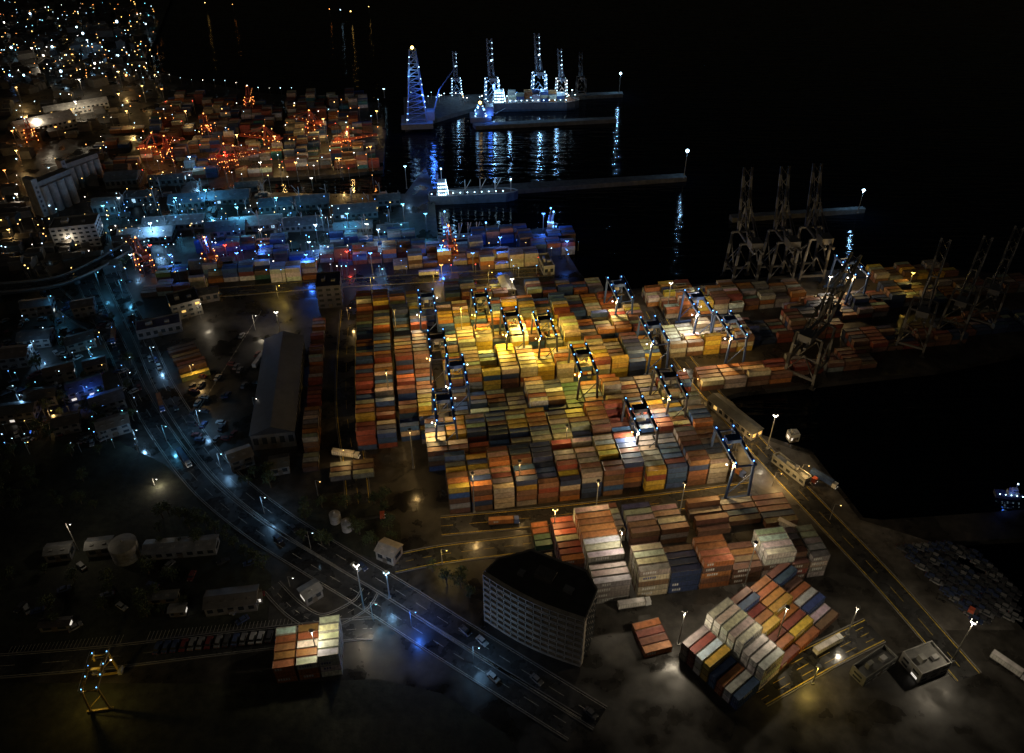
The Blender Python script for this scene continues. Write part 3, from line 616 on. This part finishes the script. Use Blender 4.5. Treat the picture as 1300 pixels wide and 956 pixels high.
for i in range(9):
    for j in range(16):
        if R()<.2: continue
        u=1145+i*10+j*6.2; v=698+j*6.0-i*.8
        if u<1290 : inst(random.choice(DARK),'parked_car',(*G(u,v),.05),math.radians(-40))
# ---------------------------------------------------------------- trees
def tree_mesh(seed):
    random.seed(seed); m=MB(); m.cyl((0,0,0),(.2,0,3),.28,7,(.1,.07,.05),0,.18); ends=[]
    for k in range(6):
        a=k*1.05+R(); e=(math.cos(a)*U(1,2.1),math.sin(a)*U(1,2.1),U(3.8,6.2)); m.cyl((.15,0,2.6),e,.12,5,(.1,.07,.05),0,.04); ends.append(e)
    ends.append((0,0,6.6))
    for e in ends:
        for q in range(55):
            d=Vector((random.gauss(0,1),random.gauss(0,1),random.gauss(0,.75))); p=Vector(e)+d*.62
            a=Vector((U(-1,1),U(-1,1),U(-1,1))).normalized()*.28; b_=a.cross(Vector((U(-1,1),U(-1,1),U(-1,1)))).normalized()*.22
            m.add([tuple(p-a),tuple(p-b_),tuple(p+a),tuple(p+b_)],[(0,1,2,3)],mi=1)
    return m.mesh('tree',[M_BARK,M_LEAF])
TM=[tree_mesh(s) for s in(1,2,3)]; random.seed(5)
tp=[(U(385,500),U(630,695)) for _ in range(22)]+[(U(0,130),U(575,650)) for _ in range(22)]+[(U(200,290),U(650,700)) for _ in range(12)]+[(250+k*12,660+k*9.0) for k in range(8)]+[(U(0,170),U(385,560)) for _ in range(30)]+[(U(300,345),U(590,620)) for _ in range(6)]+[(U(0,300),U(725,800)) for _ in range(18)]+[(U(150,200),U(325,345)) for _ in range(6)]+[(U(520,600),U(720,760)) for _ in range(5)]
for u,v in tp: inst(random.choice(TM),'tree',(*G(u,v),0),R()*6,sc=U(.55,1.05))
# ---------------------------------------------------------------- town
m=MB()
for k in range(170):
    u,v=U(-60,205),U(-25,118)
    if u>185 and v>70: continue
    if v<60 and u>190: continue
    x,y=G(u,v); w_=U(6,18); h=U(3,7); th=U(0,3); g=U(.04,.12); m.box((x,y,0),(w_,U(6,11),h),th,(g,g*.95,g*.9)); m.box((x,y,h),(w_*.9,6,U(1,2.2)),th,(.06,.05,.045),top=(.8,.1))
for k in range(60):
    u,v=U(0,170),U(120,345); x,y=G(u,v); w_=U(5,11); h=U(3,6); m.box((x,y,0),(w_,U(5,9),h),TH*U(0,4),(.12,.115,.11)); m.box((x,y,h),(w_*.95,6,U(.8,1.8)),TH,(.08,.07,.06),top=(.9,.1))
m.obj('distant_town',[M_PAINT])
m=MB(); mats=[M_PAINT]+[EM[k] for k in COLS]; idx={k:i+1 for i,k in enumerate(COLS)}
def dot(u,v,h,key,r): 
    x,y=G(u,v,h); m.cyl((x,y,0),(x,y,h),.12,4,(.2,.2,.2)); m.box((x,y,h-.1),(.8,.5,.2),col=(.2,.2,.2)); m.ball((x,y,h-.3),r,idx[key])
for k in range(230):
    u,v=U(-5,205),U(0,98); 
    if v>55 or u<195: dot(u,v,7,random.choice('WWOCKCTWOC'),U(.12,.45))
for k in range(110): dot(U(0,210),U(90,340),7,random.choice('WWOCWKC'),U(.12,.42))
for u,v,k,r in [(148,27,'C',1.4),(38,17,'C',1.1),(105,42,'C',1.2),(66,59,'C',1.1),(97,34,'C',.9),(14,60,'C',1.1),(77,90,'C',1.2),(120,80,'K',.9),(30,95,'C',.9),(12,95,'B',.9),(185,30,'C',.7),(5,28,'K',.8),(55,70,'K',.8),(150,70,'C',.7),(160,95,'O',.9),(445,14,'W',.7),(432,12,'C',.5),(418,11,'O',.4),(468,8,'W',.4),(295,5,'O',.4),(260,3,'W',.5)]: dot(u,v,8,k,r)
for k in range(18): t=k/17; dot(130+t*240,78+35*t**.7+2*math.sin(k),7,'C' if k%3 else 'K',U(.15,.4))
for k in range(280): dot(U(135,520),U(248,345),U(4,9),random.choice('CCTTBBBKW'),U(.08,.34))
for k in range(120): dot(U(180,480),U(125,225),U(8,14),random.choice('WOOKCRW'),U(.1,.38))
for k in range(44): dot(U(520,740),U(116,124),U(4,9),random.choice('CCCBKW'),U(.15,.5))
for k in range(30): dot(U(560,735),U(302,340),6,random.choice('BBCBRW'),U(.1,.3))
for k in range(90): dot(U(0,175),U(385,565),5,random.choice('CCBTWC'),U(.06,.24))
m.obj('street_lamps',mats)
# ---------------------------------------------------------------- sky, moonlit glow, camera
wd=bpy.data.worlds.new('World'); bpy.context.scene.world=wd; wd.use_nodes=True
n=wd.node_tree.nodes; sk=n.new('ShaderNodeTexSky'); sk.sky_type='NISHITA'; sk.sun_disc=False; sk.sun_elevation=math.radians(1); sk.sun_rotation=math.radians(200)
wd.node_tree.links.new(sk.outputs[0],n['Background'].inputs[0]); n['Background'].inputs[1].default_value=.003
sd=bpy.data.lights.new('moonlight','SUN'); sd.energy=.06; sd.angle=math.radians(12); sd.color=(1,.9,.75)
so=bpy.data.objects.new('moonlight',sd); bpy.context.scene.collection.objects.link(so); so.rotation_euler=(math.radians(35),math.radians(-15),0)
cd=bpy.data.cameras.new('camera'); co=bpy.data.objects.new('camera',cd); bpy.context.scene.collection.objects.link(co)
cd.sensor_width=36; cd.lens=FPX/1300*36; cd.shift_y=-45/1300; cd.clip_end=20000; cd.clip_start=1
co.location=(0,0,CAM_H); co.rotation_euler=(math.pi/2-PITCH,0,0); bpy.context.scene.camera=co
sc=bpy.context.scene; sc.view_settings.view_transform='Standard'; sc.view_settings.look='None'; sc.view_settings.exposure=0
